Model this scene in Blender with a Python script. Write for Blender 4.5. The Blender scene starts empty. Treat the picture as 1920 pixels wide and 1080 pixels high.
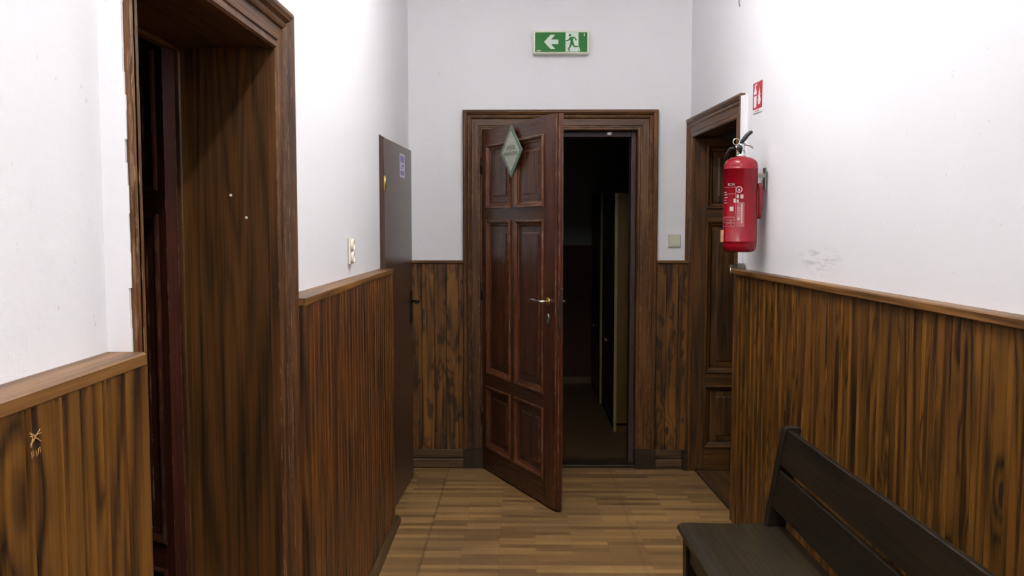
import bpy, bmesh, math, random
from mathutils import Vector, Matrix
random.seed(7)
S = bpy.context.scene
COL = S.collection
PI = math.pi

# ------------------------------------------------------------------ mesh builder
class MB:
    """Collects polygons with a grain coordinate (gc) and a per-piece random value (rv)."""
    def __init__(self, T=None):
        self.v = []; self.f = []; self.gc = []; self.rv = []; self.sm = []
        self.T = T or (lambda a, b, c: (a, b, c))
        self.nopiece()
    def nopiece(self):
        self.off = (random.uniform(-20, 20), random.uniform(-20, 20), random.uniform(-20, 20)); self.r = random.random()
    def vert(self, p, g):
        self.v.append(self.T(*p)); self.gc.append((g[0]+self.off[0], g[1]+self.off[1], g[2]+self.off[2])); self.rv.append(self.r)
        return len(self.v)-1
    def face(self, idx, smooth=False):
        self.f.append(tuple(idx)); self.sm.append(smooth)
    def g(self, p, grain):
        x, y, z = p
        return {'x': (y, z, x), 'y': (x, z, y), 'z': (x, y, z)}[grain]
    def poly_prism(self, pts, axis, a, b, grain='z', smooth=False, caps=True, new=True):
        """pts: 2D polygon in the two axes other than axis (in x,y,z order); extruded a..b along axis."""
        if new: self.nopiece()
        def P(p, t):
            if axis == 'x': return (t, p[0], p[1])
            if axis == 'y': return (p[0], t, p[1])
            return (p[0], p[1], t)
        n = len(pts)
        A = [self.vert(P(p, a), self.g(P(p, a), grain)) for p in pts]
        B = [self.vert(P(p, b), self.g(P(p, b), grain)) for p in pts]
        for i in range(n):
            j = (i+1) % n
            self.face((A[i], A[j], B[j], B[i]), smooth)
        if caps:
            self.face(A[::-1]); self.face(B)
    def box(self, x0, x1, y0, y1, z0, z1, grain='z', new=True):
        self.poly_prism([(x0, y0), (x1, y0), (x1, y1), (x0, y1)], 'z', z0, z1, grain, new=new)
    def bev(self, x0, x1, y0, y1, z0, z1, b, axis='z', grain='z', new=True):
        """box whose four edges along one axis are chamfered"""
        if axis == 'z': u0, u1, w0, w1, s, e = x0, x1, y0, y1, z0, z1
        elif axis == 'y': u0, u1, w0, w1, s, e = x0, x1, z0, z1, y0, y1
        else: u0, u1, w0, w1, s, e = y0, y1, z0, z1, x0, x1
        pts = [(u0+b, w0), (u1-b, w0), (u1, w0+b), (u1, w1-b), (u1-b, w1), (u0+b, w1), (u0, w1-b), (u0, w0+b)]
        self.poly_prism(pts, axis, s, e, grain, new=new)
    def tube(self, path, r, n=10, smooth=True, cap=True, new=True):
        if new: self.nopiece()
        path = [Vector(p) for p in path]
        rr = r if isinstance(r, (list, tuple)) else [r]*len(path)
        rings = []; prev = None
        for i, p in enumerate(path):
            d = (path[min(i+1, len(path)-1)] - path[max(i-1, 0)]).normalized()
            if prev is None:
                u = d.orthogonal().normalized()
            else:
                u = (prev - d*prev.dot(d)).normalized()
            prev = u; w = d.cross(u)
            ring = []
            for k in range(n):
                a = 2*PI*k/n
                q = p + (u*math.cos(a)+w*math.sin(a))*rr[i]
                ring.append(self.vert(tuple(q), tuple(q)))
            rings.append(ring)
        for A, B in zip(rings, rings[1:]):
            for k in range(n):
                j = (k+1) % n
                self.face((A[k], A[j], B[j], B[k]), smooth)
        if cap:
            self.face(rings[0][::-1]); self.face(rings[-1])
    def lathe(self, prof, c=(0, 0, 0), n=40, axis='z', smooth=True):
        """prof: [(r,h)]; spun about axis through c"""
        self.nopiece()
        rings = []
        for r, h in prof:
            ring = []
            for k in range(n):
                a = 2*PI*k/n
                x, y = r*math.cos(a), r*math.sin(a)
                p = {'z': (x, y, h), 'y': (x, h, y), 'x': (h, x, y)}[axis]
                p = (p[0]+c[0], p[1]+c[1], p[2]+c[2])
                ring.append(self.vert(p, p))
            rings.append(ring)
        for A, B in zip(rings, rings[1:]):
            for k in range(n):
                j = (k+1) % n
                self.face((A[k], A[j], B[j], B[k]), smooth)
        self.face(rings[0][::-1]); self.face(rings[-1])
    def frame_sweep(self, a0, a1, zt, prof, z0):
        """door casing: two legs and a head, mitred; prof [(w,d)] from the opening outward; coordinates (a, d, z)"""
        n = len(prof)
        def strip(P, Q, gf):
            self.nopiece()
            A = [self.vert(p, gf(p, k)) for k, p in enumerate(P)]
            B = [self.vert(q, gf(q, k)) for k, q in enumerate(Q)]
            for i in range(n-1):
                self.face((A[i], A[i+1], B[i+1], B[i]))
            self.face(A[::-1]); self.face(B)
        leg = lambda p, k: (prof[k][0], prof[k][1], p[2])
        hd = lambda p, k: (prof[k][0], prof[k][1], p[0])
        strip([(a0-w, d, z0) for w, d in prof], [(a0-w, d, zt+w) for w, d in prof], leg)
        strip([(a0-w, d, zt+w) for w, d in prof], [(a1+w, d, zt+w) for w, d in prof], hd)
        strip([(a1+w, d, zt+w) for w, d in prof], [(a1+w, d, z0) for w, d in prof], leg)
    def ring_sweep(self, x0, x1, z0, z1, prof):
        """closed rectangular moulding; prof [(w,d)] w from the panel edge inward; coordinates (x, d, z)"""
        n = len(prof)
        cs = []
        for w, d in prof:
            cs.append([(x0+w, d, z0+w), (x1-w, d, z0+w), (x1-w, d, z1-w), (x0+w, d, z1-w)])
        for s in range(4):
            e = (s+1) % 4; self.nopiece()
            hor = s in (0, 2)
            gf = lambda p, k: (prof[k][0], prof[k][1], p[0] if hor else p[2])
            A = [self.vert(cs[k][s], gf(cs[k][s], k)) for k in range(n)]
            B = [self.vert(cs[k][e], gf(cs[k][e], k)) for k in range(n)]
            for i in range(n-1):
                self.face((A[i], B[i], B[i+1], A[i+1]))
    def build(self, name, mat, parent=None, bevel=0, seg=2):
        me = bpy.data.meshes.new(name)
        me.from_pydata(self.v, [], self.f)
        bm = bmesh.new(); bm.from_mesh(me)
        bmesh.ops.recalc_face_normals(bm, faces=bm.faces)
        bm.to_mesh(me); bm.free()
        a = me.attributes.new('gc', 'FLOAT_VECTOR', 'POINT')
        a.data.foreach_set('vector', [c for g in self.gc for c in g])
        a = me.attributes.new('rv', 'FLOAT', 'POINT')
        a.data.foreach_set('value', self.rv)
        me.polygons.foreach_set('use_smooth', self.sm)
        me.materials.append(mat)
        o = bpy.data.objects.new(name, me); COL.objects.link(o)
        if parent: o.parent = parent
        if bevel:
            m = o.modifiers.new('bevel', 'BEVEL'); m.width = bevel; m.segments = seg; m.limit_method = 'ANGLE'; m.angle_limit = 0.6
        return o

def tag(o, label, cat=None, group=None, kind=None):
    o['label'] = label
    if cat: o['category'] = cat
    if group: o['group'] = group
    if kind: o['kind'] = kind
    return o
def struct(o, label, cat):
    return tag(o, label, cat, None, 'structure')
def empty(name, loc=(0, 0, 0), rotz=0):
    o = bpy.data.objects.new(name, None); COL.objects.link(o); o.location = loc; o.rotation_euler = (0, 0, rotz); o.empty_display_size = .1
    return o

# ------------------------------------------------------------------ materials
def rgb(r, g, b):
    f = lambda c: ((c/255+.055)/1.055)**2.4 if c > 10 else c/255/12.92
    return (f(r), f(g), f(b), 1)
class NT:
    def __init__(self, name):
        self.m = bpy.data.materials.new(name); self.m.use_nodes = True
        self.t = self.m.node_tree; self.t.nodes.clear()
        self.out = self.n('ShaderNodeOutputMaterial'); self.b = self.n('ShaderNodeBsdfPrincipled')
        self.l(self.b.outputs[0], self.out.inputs[0])
    def n(self, typ, **k):
        x = self.t.nodes.new(typ)
        for a, v in k.items(): setattr(x, a, v)
        return x
    def l(self, a, b): self.t.links.new(a, b)
    def put(self, sock, v):
        if hasattr(v, 'is_linked') or isinstance(v, bpy.types.NodeSocket): self.l(v, sock)
        else: sock.default_value = v
    def math(self, op, a, b=0.0, c=None):
        x = self.n('ShaderNodeMath', operation=op); self.put(x.inputs[0], a); self.put(x.inputs[1], b)
        if c is not None: self.put(x.inputs[2], c)
        return x.outputs[0]
    def vmul(self, a, v):
        x = self.n('ShaderNodeVectorMath', operation='MULTIPLY'); self.put(x.inputs[0], a); self.put(x.inputs[1], v); return x.outputs[0]
    def noise(self, vec, scale, detail=2, rough=.5, dist=0):
        x = self.n('ShaderNodeTexNoise'); self.l(vec, x.inputs['Vector']); x.inputs['Scale'].default_value = scale
        x.inputs['Detail'].default_value = detail; x.inputs['Roughness'].default_value = rough; x.inputs['Distortion'].default_value = dist
        return x.outputs['Fac']
    def mrange(self, v, a, b, c, d, smooth=False):
        x = self.n('ShaderNodeMapRange'); x.interpolation_type = 'SMOOTHSTEP' if smooth else 'LINEAR'
        self.put(x.inputs[0], v)
        for i, q in enumerate((a, b, c, d)): x.inputs[i+1].default_value = q
        return x.outputs[0]
    def ramp(self, v, stops):
        x = self.n('ShaderNodeValToRGB'); self.l(v, x.inputs[0]); e = x.color_ramp.elements
        while len(e) < len(stops): e.new(.5)
        for q, (p, c) in zip(e, stops): q.position = p; q.color = c
        return x.outputs[0]
    def mix(self, fac, a, b, mode='MIX'):
        x = self.n('ShaderNodeMix', data_type='RGBA', blend_type=mode); self.put(x.inputs[0], fac)
        self.put(x.inputs[6], a); self.put(x.inputs[7], b); return x.outputs[2]
    def bump(self, h, strength, dist=.002):
        x = self.n('ShaderNodeBump'); x.inputs['Strength'].default_value = strength; x.inputs['Distance'].default_value = dist
        self.l(h, x.inputs['Height']); self.l(x.outputs[0], self.b.inputs['Normal'])
    def attr(self, name):
        return self.n('ShaderNodeAttribute', attribute_name=name)
    def obj(self):
        return self.n('ShaderNodeTexCoord').outputs['Object']
    def fin(self, color=None, rough=.5, metal=0, spec=.5, emit=None, es=0):
        b = self.b
        if color is not None: self.put(b.inputs['Base Color'], color)
        self.put(b.inputs['Roughness'], rough); b.inputs['Metallic'].default_value = metal
        b.inputs['Specular IOR Level'].default_value = spec
        if emit: b.inputs['Emission Color'].default_value = emit; b.inputs['Emission Strength'].default_value = es
        return self.m

def plain(name, c, rough=.5, metal=0, spec=.5, var=.08, emit=None, es=0):
    t = NT(name)
    n = t.noise(t.obj(), 35, 3)
    col = t.mix(t.mrange(n, .3, .7, 0, 1), tuple(x*(1-var) for x in c[:3])+(1,), tuple(min(1, x*(1+var)) for x in c[:3])+(1,))
    return t.fin(col, rough, metal, spec, emit, es)

def wood(name, dark, mid, light, ring=9, tone=.35, rough=.42, spec=.4, knots=.0, blotch=0, wear=0, wearcol=rgb(170, 140, 110), ringmix=.5, bump=.12, scl=9.0, stops=(.08, .48, .9)):
    t = NT(name)
    gc = t.attr('gc').outputs['Vector']; rv = t.attr('rv').outputs['Fac']
    m1 = t.vmul(gc, (1, 1, .055)); m2 = t.vmul(gc, (1, 1, .018))
    n1 = t.noise(m1, scl, 1.5, .45, .3)
    ph = t.math('MULTIPLY', n1, ring*2*PI)
    if knots:
        v = t.n('ShaderNodeTexVoronoi'); t.l(t.vmul(gc, (1, 1, .42)), v.inputs['Vector']); v.inputs['Scale'].default_value = knots
        kd = v.outputs['Distance']
        ph = t.math('ADD', ph, t.mrange(kd, .05, .42, 9, 0, True))
    rg = t.math('POWER', t.math('MULTIPLY_ADD', t.math('SINE', ph), .4999, .5), .5)
    st = t.mrange(t.noise(m2, 130, 3, .6), .28, .72, 0, 1)
    f = t.math('ADD', t.math('MULTIPLY', rg, ringmix), t.math('MULTIPLY', st, 1-ringmix))
    # slow variation along the board: charred and pale stretches
    sl = t.mrange(t.noise(t.vmul(gc, (1, 1, .16)), 12, 2), .32, .68, -.2, .2)
    f = t.math('ADD', f, sl)
    col = t.ramp(f, [(stops[0], dark), (stops[1], mid), (stops[2], light)])
    if knots:
        col = t.mix(t.mrange(kd, .12, .2, .6, 0, True), col, light)
        col = t.mix(t.mrange(kd, .08, .125, .9, 0, True), col, dark)
    if blotch:
        b = t.mrange(t.noise(t.vmul(gc, (1, 1, .4)), 22, 2), .52, .66, 0, blotch, True)
        col = t.mix(b, col, dark)
    tn = t.mrange(rv, 0, 1, 1-tone, 1+tone*.75)
    c = t.n('ShaderNodeCombineColor'); [t.l(tn, c.inputs[i]) for i in range(3)]
    col = t.mix(1.0, col, c.outputs[0], 'MULTIPLY')
    if wear:
        bv = t.n('ShaderNodeBevel', samples=4); bv.inputs['Radius'].default_value = .006
        ge = t.n('ShaderNodeNewGeometry')
        d = t.n('ShaderNodeVectorMath', operation='DOT_PRODUCT'); t.l(bv.outputs[0], d.inputs[0]); t.l(ge.outputs['Normal'], d.inputs[1])
        e = t.mrange(d.outputs['Value'], .985, .86, 0, 1)
        nz = t.mrange(t.noise(t.vmul(gc, (1, 1, .3)), 60, 4, .65), .5, .6, 0, wear)
        col = t.mix(t.math('MULTIPLY', e, nz), col, wearcol)
    t.bump(f, bump, .0015)
    return t.fin(col, t.mrange(st, 0, 1, rough+.06, rough-.05), 0, spec)

M = {}
M['pine'] = wood('flamed_pine', rgb(34, 17, 5), rgb(79, 49, 15), rgb(109, 71, 24), ring=9, tone=.22, knots=6.5, ringmix=.6, rough=.4, stops=(.12, .5, .84))
M['pine_red'] = wood('flamed_pine_reddish', rgb(34, 16, 5), rgb(76, 43, 14), rgb(106, 64, 23), ring=9, tone=.26, ringmix=.55, rough=.4, stops=(.14, .5, .84))
M['pine_blotch'] = wood('blotched_pine', rgb(36, 20, 7), rgb(92, 58, 21), rgb(122, 80, 31), ring=9, tone=.22, knots=8.5, blotch=.8, ringmix=.5, rough=.45, stops=(.1, .48, .84))
M['cap'] = wood('rail_wood', rgb(54, 31, 12), rgb(100, 66, 30), rgb(128, 89, 45), ring=6, tone=.12, ringmix=.4, rough=.42)
M['casing'] = wood('casing_wood', rgb(42, 24, 9), rgb(82, 50, 22), rgb(106, 68, 32), ring=5, tone=.14, ringmix=.18, rough=.4, wear=.9)
M['jamb'] = wood('jamb_wood', rgb(34, 19, 6), rgb(70, 43, 15), rgb(94, 60, 25), ring=10, tone=.12, ringmix=.4, rough=.42)
M['leaf'] = wood('leaf_wood', rgb(36, 16, 8), rgb(68, 33, 17), rgb(86, 46, 24), ring=5, tone=.1, ringmix=.22, rough=.3, spec=.5, wear=1, wearcol=rgb(176, 140, 108))
M['mould'] = wood('moulding_wood', rgb(44, 22, 11), rgb(82, 45, 23), rgb(104, 62, 33), ring=5, tone=.12, ringmix=.2, rough=.27, spec=.6, wear=1, wearcol=rgb(190, 155, 130))
M['leaf_red'] = wood('dark_red_leaf', rgb(32, 14, 8), rgb(54, 23, 14), rgb(68, 30, 19), ring=5, tone=.08, ringmix=.2, rough=.5, spec=.2, wear=.4)
M['stop'] = wood('stop_wood', rgb(40, 27, 24), rgb(60, 43, 39), rgb(76, 56, 50), ring=4, tone=.1, ringmix=.2, rough=.45, wear=.8)
M['bench'] = wood('bench_wood', rgb(13, 9, 4), rgb(25, 18, 9), rgb(36, 26, 14), ring=4, tone=.1, ringmix=.2, rough=.42, spec=.35, wear=.5, wearcol=rgb(105, 80, 60))
M['seat'] = wood('seat_wood', rgb(25, 20, 11), rgb(39, 32, 18), rgb(50, 42, 25), ring=3, tone=.05, ringmix=.15, rough=.36, spec=.45, wear=.5, wearcol=rgb(110, 88, 62))
M['skirt'] = wood('skirting_wood', rgb(48, 32, 19), rgb(83, 61, 37), rgb(105, 80, 51), ring=5, tone=.1, ringmix=.2)
M['thresh'] = wood('threshold_wood', rgb(30, 20, 13), rgb(48, 34, 23), rgb(64, 47, 32), ring=5, tone=.1, ringmix=.2)
M['sill'] = wood('floorboard_wood', rgb(54, 34, 17), rgb(83, 56, 31), rgb(99, 70, 41), ring=5, tone=.1, ringmix=.25)

def plaster(name, c, bump=.25, scuff=False):
    t = NT(name); o = t.obj()
    big = t.mrange(t.noise(o, 1.3, 3), .3, .7, .965, 1.0)
    cc = t.n('ShaderNodeCombineColor'); [t.l(big, cc.inputs[i]) for i in range(3)]
    col = t.mix(1.0, c, cc.outputs[0], 'MULTIPLY')
    sp = t.mrange(t.noise(o, 55, 2), .735, .76, 0, .35)
    col = t.mix(sp, col, rgb(178, 176, 176))
    if scuff:
        # a faint rubbed patch on the wall just above the panelling
        sub = t.n('ShaderNodeVectorMath', operation='SUBTRACT'); t.l(o, sub.inputs[0]); sub.inputs[1].default_value = (1.145, 3.42, 1.385)
        ln = t.n('ShaderNodeVectorMath', operation='LENGTH'); t.l(t.vmul(sub.outputs[0], (1, 3.2, 12)), ln.inputs[0])
        msk = t.mrange(ln.outputs['Value'], .15, .9, 1, 0, True)
        st = t.mrange(t.noise(t.vmul(o, (1, 6, 40)), 2.2, 3), .47, .66, 0, .5)
        col = t.mix(t.math('MULTIPLY', msk, st), col, rgb(170, 165, 165))
    h = t.math('ADD', t.noise(o, 22, 4, .6), t.math('MULTIPLY', t.noise(o, 90, 2), .35))
    t.bump(h, bump, .004)
    return t.fin(col, .75, 0, .25)
M['plaster'] = plaster('white_plaster', rgb(233, 232, 235))
M['plaster_r'] = plaster('white_plaster_scuffed', rgb(233, 232, 235), .12, True)
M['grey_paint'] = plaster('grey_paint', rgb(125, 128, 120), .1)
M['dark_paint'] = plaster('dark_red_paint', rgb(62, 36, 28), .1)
M['ceil'] = plaster('ceiling_paint', rgb(228, 228, 230), .1)

def parquet():
    t = NT('oak_parquet'); o = t.obj()
    sh = t.n('ShaderNodeVectorMath', operation='ADD'); t.l(o, sh.inputs[0]); sh.inputs[1].default_value = (10.46, 10.02, 0)
    def brick(w, h, off):
        b = t.n('ShaderNodeTexBrick', offset=off, offset_frequency=2, squash=1); t.l(sh.outputs[0], b.inputs['Vector'])
        b.inputs['Scale'].default_value = 1; b.inputs['Brick Width'].default_value = w; b.inputs['Row Height'].default_value = h
        b.inputs['Mortar Size'].default_value = .0009; b.inputs['Mortar Smooth'].default_value = .2; b.inputs['Bias'].default_value = 0
        b.inputs['Color1'].default_value = (0, 0, 0, 1); b.inputs['Color2'].default_value = (1, 1, 1, 1); b.inputs['Mortar'].default_value = (.5, .5, .5, 1)
        return b
    b = brick(.345, .043, .5)
    # hash of each strip: white noise on snapped coordinates
    sx = t.n('ShaderNodeSeparateXYZ'); t.l(sh.outputs[0], sx.inputs[0])
    row = t.math('FLOOR', t.math('DIVIDE', sx.outputs['Y'], .043))
    odd = t.math('MODULO', row, 2.0)
    colx = t.math('FLOOR', t.math('ADD', t.math('DIVIDE', sx.outputs['X'], .345), t.math('MULTIPLY', odd, .5)))
    cb = t.n('ShaderNodeCombineXYZ'); t.l(colx, cb.inputs[0]); t.l(row, cb.inputs[1])
    wn = t.n('ShaderNodeTexWhiteNoise', noise_dimensions='3D'); t.l(cb.outputs[0], wn.inputs['Vector'])
    v = wn.outputs['Value']
    g = t.n('ShaderNodeVectorMath', operation='ADD'); t.l(t.vmul(o, (.12, 1.4, 1)), g.inputs[0]); t.l(t.vmul(wn.outputs['Color'], (9, 9, 9)), g.inputs[1])
    gr = t.noise(g.outputs[0], 70, 3, .6)
    f = t.math('ADD', t.math('MULTIPLY', v, .62), t.math('MULTIPLY', gr, .42))
    col = t.ramp(f, [(.12, rgb(104, 76, 44)), (.5, rgb(138, 106, 66)), (.88, rgb(168, 132, 84))])
    # worn, greyish dirt
    d = t.mrange(t.noise(o, 1.7, 3), .42, .66, 0, .4, True)
    col = t.mix(d, col, rgb(104, 82, 58))
    col = t.mix(t.math('MULTIPLY', b.outputs['Fac'], .55), col, rgb(58, 38, 20))
    # two dirty seams running along the corridor
    for x, w, s in ((-.46, .006, .42), (.545, .01, .2)):
        e = t.mrange(t.math('ABSOLUTE', t.math('SUBTRACT', t.n('ShaderNodeSeparateXYZ').outputs[0], x)), w*.4, w*1.6, s, 0)
        nd = [q for q in t.t.nodes if q.bl_idname == 'ShaderNodeSeparateXYZ'][-1]; t.l(o, nd.inputs[0])
        col = t.mix(e, col, rgb(72, 52, 32))
    t.bump(t.math('SUBTRACT', 1.0, b.outputs['Fac']), .2, .001)
    return t.fin(col, t.mrange(gr, .3, .7, .34, .46), 0, .4)
M['floor'] = parquet()
M['dirty_floor'] = plain('worn_floor_boards', rgb(68, 50, 28), .5, var=.2)

M['laminate'] = plain('brown_laminate', rgb(70, 48, 36), .3, spec=.6, var=.04)
M['frame_brown'] = plain('dark_brown_paint', rgb(48, 34, 27), .4)
M['chrome'] = plain('chrome', rgb(205, 205, 205), .18, 1)
M['steel'] = plain('worn_steel', rgb(150, 148, 140), .4, 1, var=.2)
M['brass'] = plain('brass', rgb(190, 160, 95), .3, 1)
M['black'] = plain('black_plastic', rgb(24, 23, 22), .4)
M['black_metal'] = plain('black_metal', rgb(30, 26, 24), .35, .6)
M['red'] = plain('red_gloss_paint', rgb(130, 6, 24), .25, spec=.4, var=.03)
M['red_dark'] = plain('red_rubber', rgb(120, 16, 22), .5)
M['sign_red'] = plain('sign_red', rgb(178, 24, 44), .4, var=.02)
M['sign_white'] = plain('sign_white', rgb(240, 236, 236), .4, var=.02)
M['print_white'] = plain('white_print', rgb(190, 168, 166), .4, var=.1)
M['print_pink'] = plain('pink_print', rgb(150, 72, 76), .4, var=.12)
M['green'] = plain('sign_green', rgb(40, 112, 48), .5, spec=.2, var=.03)
M['exit_white'] = plain('exit_white', rgb(205, 218, 205), .5, var=.02)
M['housing'] = plain('pale_housing', rgb(214, 218, 196), .35, var=.03)
M['socket'] = plain('ivory_plastic', rgb(235, 228, 212), .3, var=.03)
M['switch'] = plain('cream_plastic', rgb(212, 212, 192), .35, var=.03)
M['dark_hole'] = plain('socket_hole', rgb(40, 38, 36), .6)
M['sign_green_grey'] = plain('grey_green_border', rgb(98, 122, 102), .35, var=.03)
M['sign_pale'] = plain('pale_sign_face', rgb(172, 176, 158), .35, var=.03)
M['lavender'] = plain('lavender_paper', rgb(206, 196, 216), .5, var=.03)
M['blue_print'] = plain('blue_print', rgb(126, 124, 184), .5, var=.05)
M['ink'] = plain('dark_ink', rgb(28, 28, 28), .5)
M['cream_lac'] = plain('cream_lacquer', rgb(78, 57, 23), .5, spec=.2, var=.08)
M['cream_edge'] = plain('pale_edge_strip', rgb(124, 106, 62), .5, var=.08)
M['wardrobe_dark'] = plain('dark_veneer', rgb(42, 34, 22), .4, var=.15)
M['plaster_gap'] = plain('broken_plaster', rgb(226, 216, 196), .8, var=.15)
M['scratch'] = plain('scratched_bare_wood', rgb(176, 136, 86), .7, var=.1)
M['wire'] = plain('grey_wire', rgb(120, 120, 118), .5)
M['tube'] = plain('tube_glow', rgb(240, 244, 255), .5, emit=(1, .99, .97, 1), es=44)
M['tube_new'] = plain('bright_tube_glow', rgb(240, 244, 255), .5, emit=(1, .99, .97, 1), es=78)
M['lamp_white'] = plain('lamp_enamel', rgb(235, 235, 235), .4)
M['foil'] = plain('paper_tag', rgb(196, 150, 110), .5, var=.2)

# ------------------------------------------------------------------ dimensions
YB = 5.5                    # back wall
CEIL = 3.4
A_R = math.radians(3.03)    # the right wall opens slightly
def RW(s, n, z):            # right wall: s from the far corner towards the camera, n out of the wall into the corridor
    return (1.03 + s*math.sin(A_R) - n*math.cos(A_R), YB - s*math.cos(A_R) - n*math.sin(A_R), z)
def XL(y): return -.736 + .033*(y-2.9)/2.6   # far left wall face

# ------------------------------------------------------------------ shell
b = MB(); b.box(-3.2, 2.6, -3.2, 8.7, -.06, 0)
struct(b.build('floor', M['floor']), 'worn oak strip parquet floor of the corridor', 'floor')
b = MB(); b.box(-1.2, 1.8, -3.2, 5.6, CEIL, CEIL+.1)
struct(b.build('ceiling', M['ceil']), 'white corridor ceiling', 'ceiling')

# left wall with a doorway (y 1.555..2.505) and a shallow recess behind the flush door
LY0, LY1, LZ = 1.555, 2.505, 2.012
b = MB()
b.box(-.955, -.716, -3.0, 1.508, 0, CEIL)
b.box(-.955, -.690, 1.508, LY0-.02, 0, CEIL)
b.box(-.955, XL(2.6), LY0-.02, LY1+.02, LZ+.02, CEIL)
def lw(y0, y1, z0, z1, back=-.955):
    b.poly_prism([(back, y0), (XL(y0), y0), (XL(y1), y1), (back, y1)], 'z', z0, z1)
lw(LY1+.02, 4.44, 0, CEIL); lw(4.44, 5.29, 1.97, CEIL); lw(5.29, YB, 0, CEIL)
b.box(-.955, -.80, 4.44, 5.29, 0, 1.97)
struct(b.build('wall_left', M['plaster']), 'white plastered left corridor wall', 'wall')
# ragged proud plaster strip beside the near casing
b = MB()
zz = 1.30
pts = []
while zz < CEIL:
    e = random.uniform(.0, .006)
    pts.append((zz, e)); zz += random.uniform(.015, .05)
pts.append((CEIL, .002))
for (z0, e0), (z1, e1) in zip(pts, pts[1:]):
    b.poly_prism([(-.7, 1.5075), (-.676+e0, 1.5075), (-.676+e0*.5, 1.516), (-.7, 1.516)], 'z', z0, z1)
struct(b.build('trim_1', M['plaster']), 'ragged white plaster strip standing proud of near left wall', 'plaster strip')

# right wall with the doorway close to the far corner
SR0, SR1, RZ = .09, 1.0, 2.05
b = MB(RW)
b.box(-.02, SR0-.02, -.13, 0, 0, CEIL)
b.box(SR0-.02, SR1+.02, -.13, 0, RZ+.02, CEIL)
b.box(SR1+.02, 8.6, -.13, 0, 0, CEIL)
struct(b.build('wall_right', M['plaster_r']), 'white plastered right corridor wall', 'wall')
b = MB(RW)
pts = []; zz = 1.30
while zz < 2.12:
    pts.append((zz, random.uniform(0, .005))); zz += random.uniform(.015, .05)
pts.append((2.15, .002))
for (z0, e0), (z1, e1) in zip(pts, pts[1:]):
    b.poly_prism([(1.105+e0, 0), (1.14, 0), (1.14, .014), (1.105+e0, .024)], 'z', z0, z1)
struct(b.build('trim_2', M['plaster']), 'ragged plaster edge beside the right doorway casing', 'plaster strip')

# back wall with doorway
BX0, BX1, BZ = -.245, .705, 2.10
b = MB()
b.box(-.96, BX0-.02, YB, YB+.16, 0, CEIL); b.box(BX1+.02, 1.3, YB, YB+.16, 0, CEIL); b.box(BX0-.02, BX1+.02, YB, YB+.16, BZ+.02, CEIL)
struct(b.build('wall_back', M['plaster']), 'white end wall of the corridor', 'wall')
b = MB(); b.box(-1.2, 1.8, -3.2, -3.0, 0, CEIL)
struct(b.build('wall_front', M['plaster']), 'white wall at the near end of the corridor', 'wall')

# dark rooms beyond the three doorways (closed shells)
def shell(name, x0, x1, y0, y1, z1, mat, label, open_side):
    b = MB(); t = .05
    if open_side != 'x0': b.box(x0-t, x0, y0-t, y1+t, 0, z1)
    if open_side != 'x1': b.box(x1, x1+t, y0-t, y1+t, 0, z1)
    if open_side != 'y0': b.box(x0, x1, y0-t, y0, 0, z1)
    if open_side != 'y1': b.box(x0, x1, y1, y1+t, 0, z1)
    b.box(x0-t, x1+t, y0-t, y1+t, z1, z1+t)
    return struct(b.build(name, mat), label, 'wall')
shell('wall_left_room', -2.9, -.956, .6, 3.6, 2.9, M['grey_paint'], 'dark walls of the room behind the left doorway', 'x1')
RWS = MB(RW)
for q in ((SR0-.022, SR0-.002+0, -1.25, -.131, 0, RZ+.1), (SR1+.0, SR1+.05, -1.25, -.131, 0, RZ+.1), (SR0-.02, SR1+.05, -1.3, -1.25, 0, RZ+.1), (SR0-.02, SR1+.05, -1.3, -.131, RZ+.1, RZ+.15)):
    RWS.box(*q)
struct(RWS.build('wall_right_room', M['grey_paint']), 'dark walls of the room behind the right doorway', 'wall')
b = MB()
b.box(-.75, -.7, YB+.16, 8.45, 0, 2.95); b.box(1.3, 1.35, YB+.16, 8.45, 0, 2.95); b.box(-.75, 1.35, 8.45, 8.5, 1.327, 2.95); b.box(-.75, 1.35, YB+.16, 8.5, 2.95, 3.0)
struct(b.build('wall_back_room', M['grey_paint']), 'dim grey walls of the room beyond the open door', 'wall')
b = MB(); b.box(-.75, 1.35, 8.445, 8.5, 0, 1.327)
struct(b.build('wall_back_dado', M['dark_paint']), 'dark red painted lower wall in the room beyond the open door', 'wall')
b = MB(); b.box(-.7, .66, 8.425, 8.444, .001, .07, 'x')
struct(b.build('baseboard_room', M['skirt']), 'pale skirting at the far end of the dim room', 'skirting')
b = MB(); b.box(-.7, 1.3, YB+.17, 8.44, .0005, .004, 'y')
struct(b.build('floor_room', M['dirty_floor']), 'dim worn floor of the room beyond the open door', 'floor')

# ------------------------------------------------------------------ casings
PROF = [(0, -.01), (0, .016), (.006, .021), (.014, .021), (.02, .014), (.026, .014), (.03, .018), (.066, .018), (.070, .026), (.078, .030), (.084, .027),
        (.088, .027), (.094, .040), (.106, .046), (.113, .046), (.12, .042), (.12, -.004)]
def prof(width, scale=1.0):
    k = width/.12
    return [(w*k, d*scale if d > 0 else d) for w, d in PROF]
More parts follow.
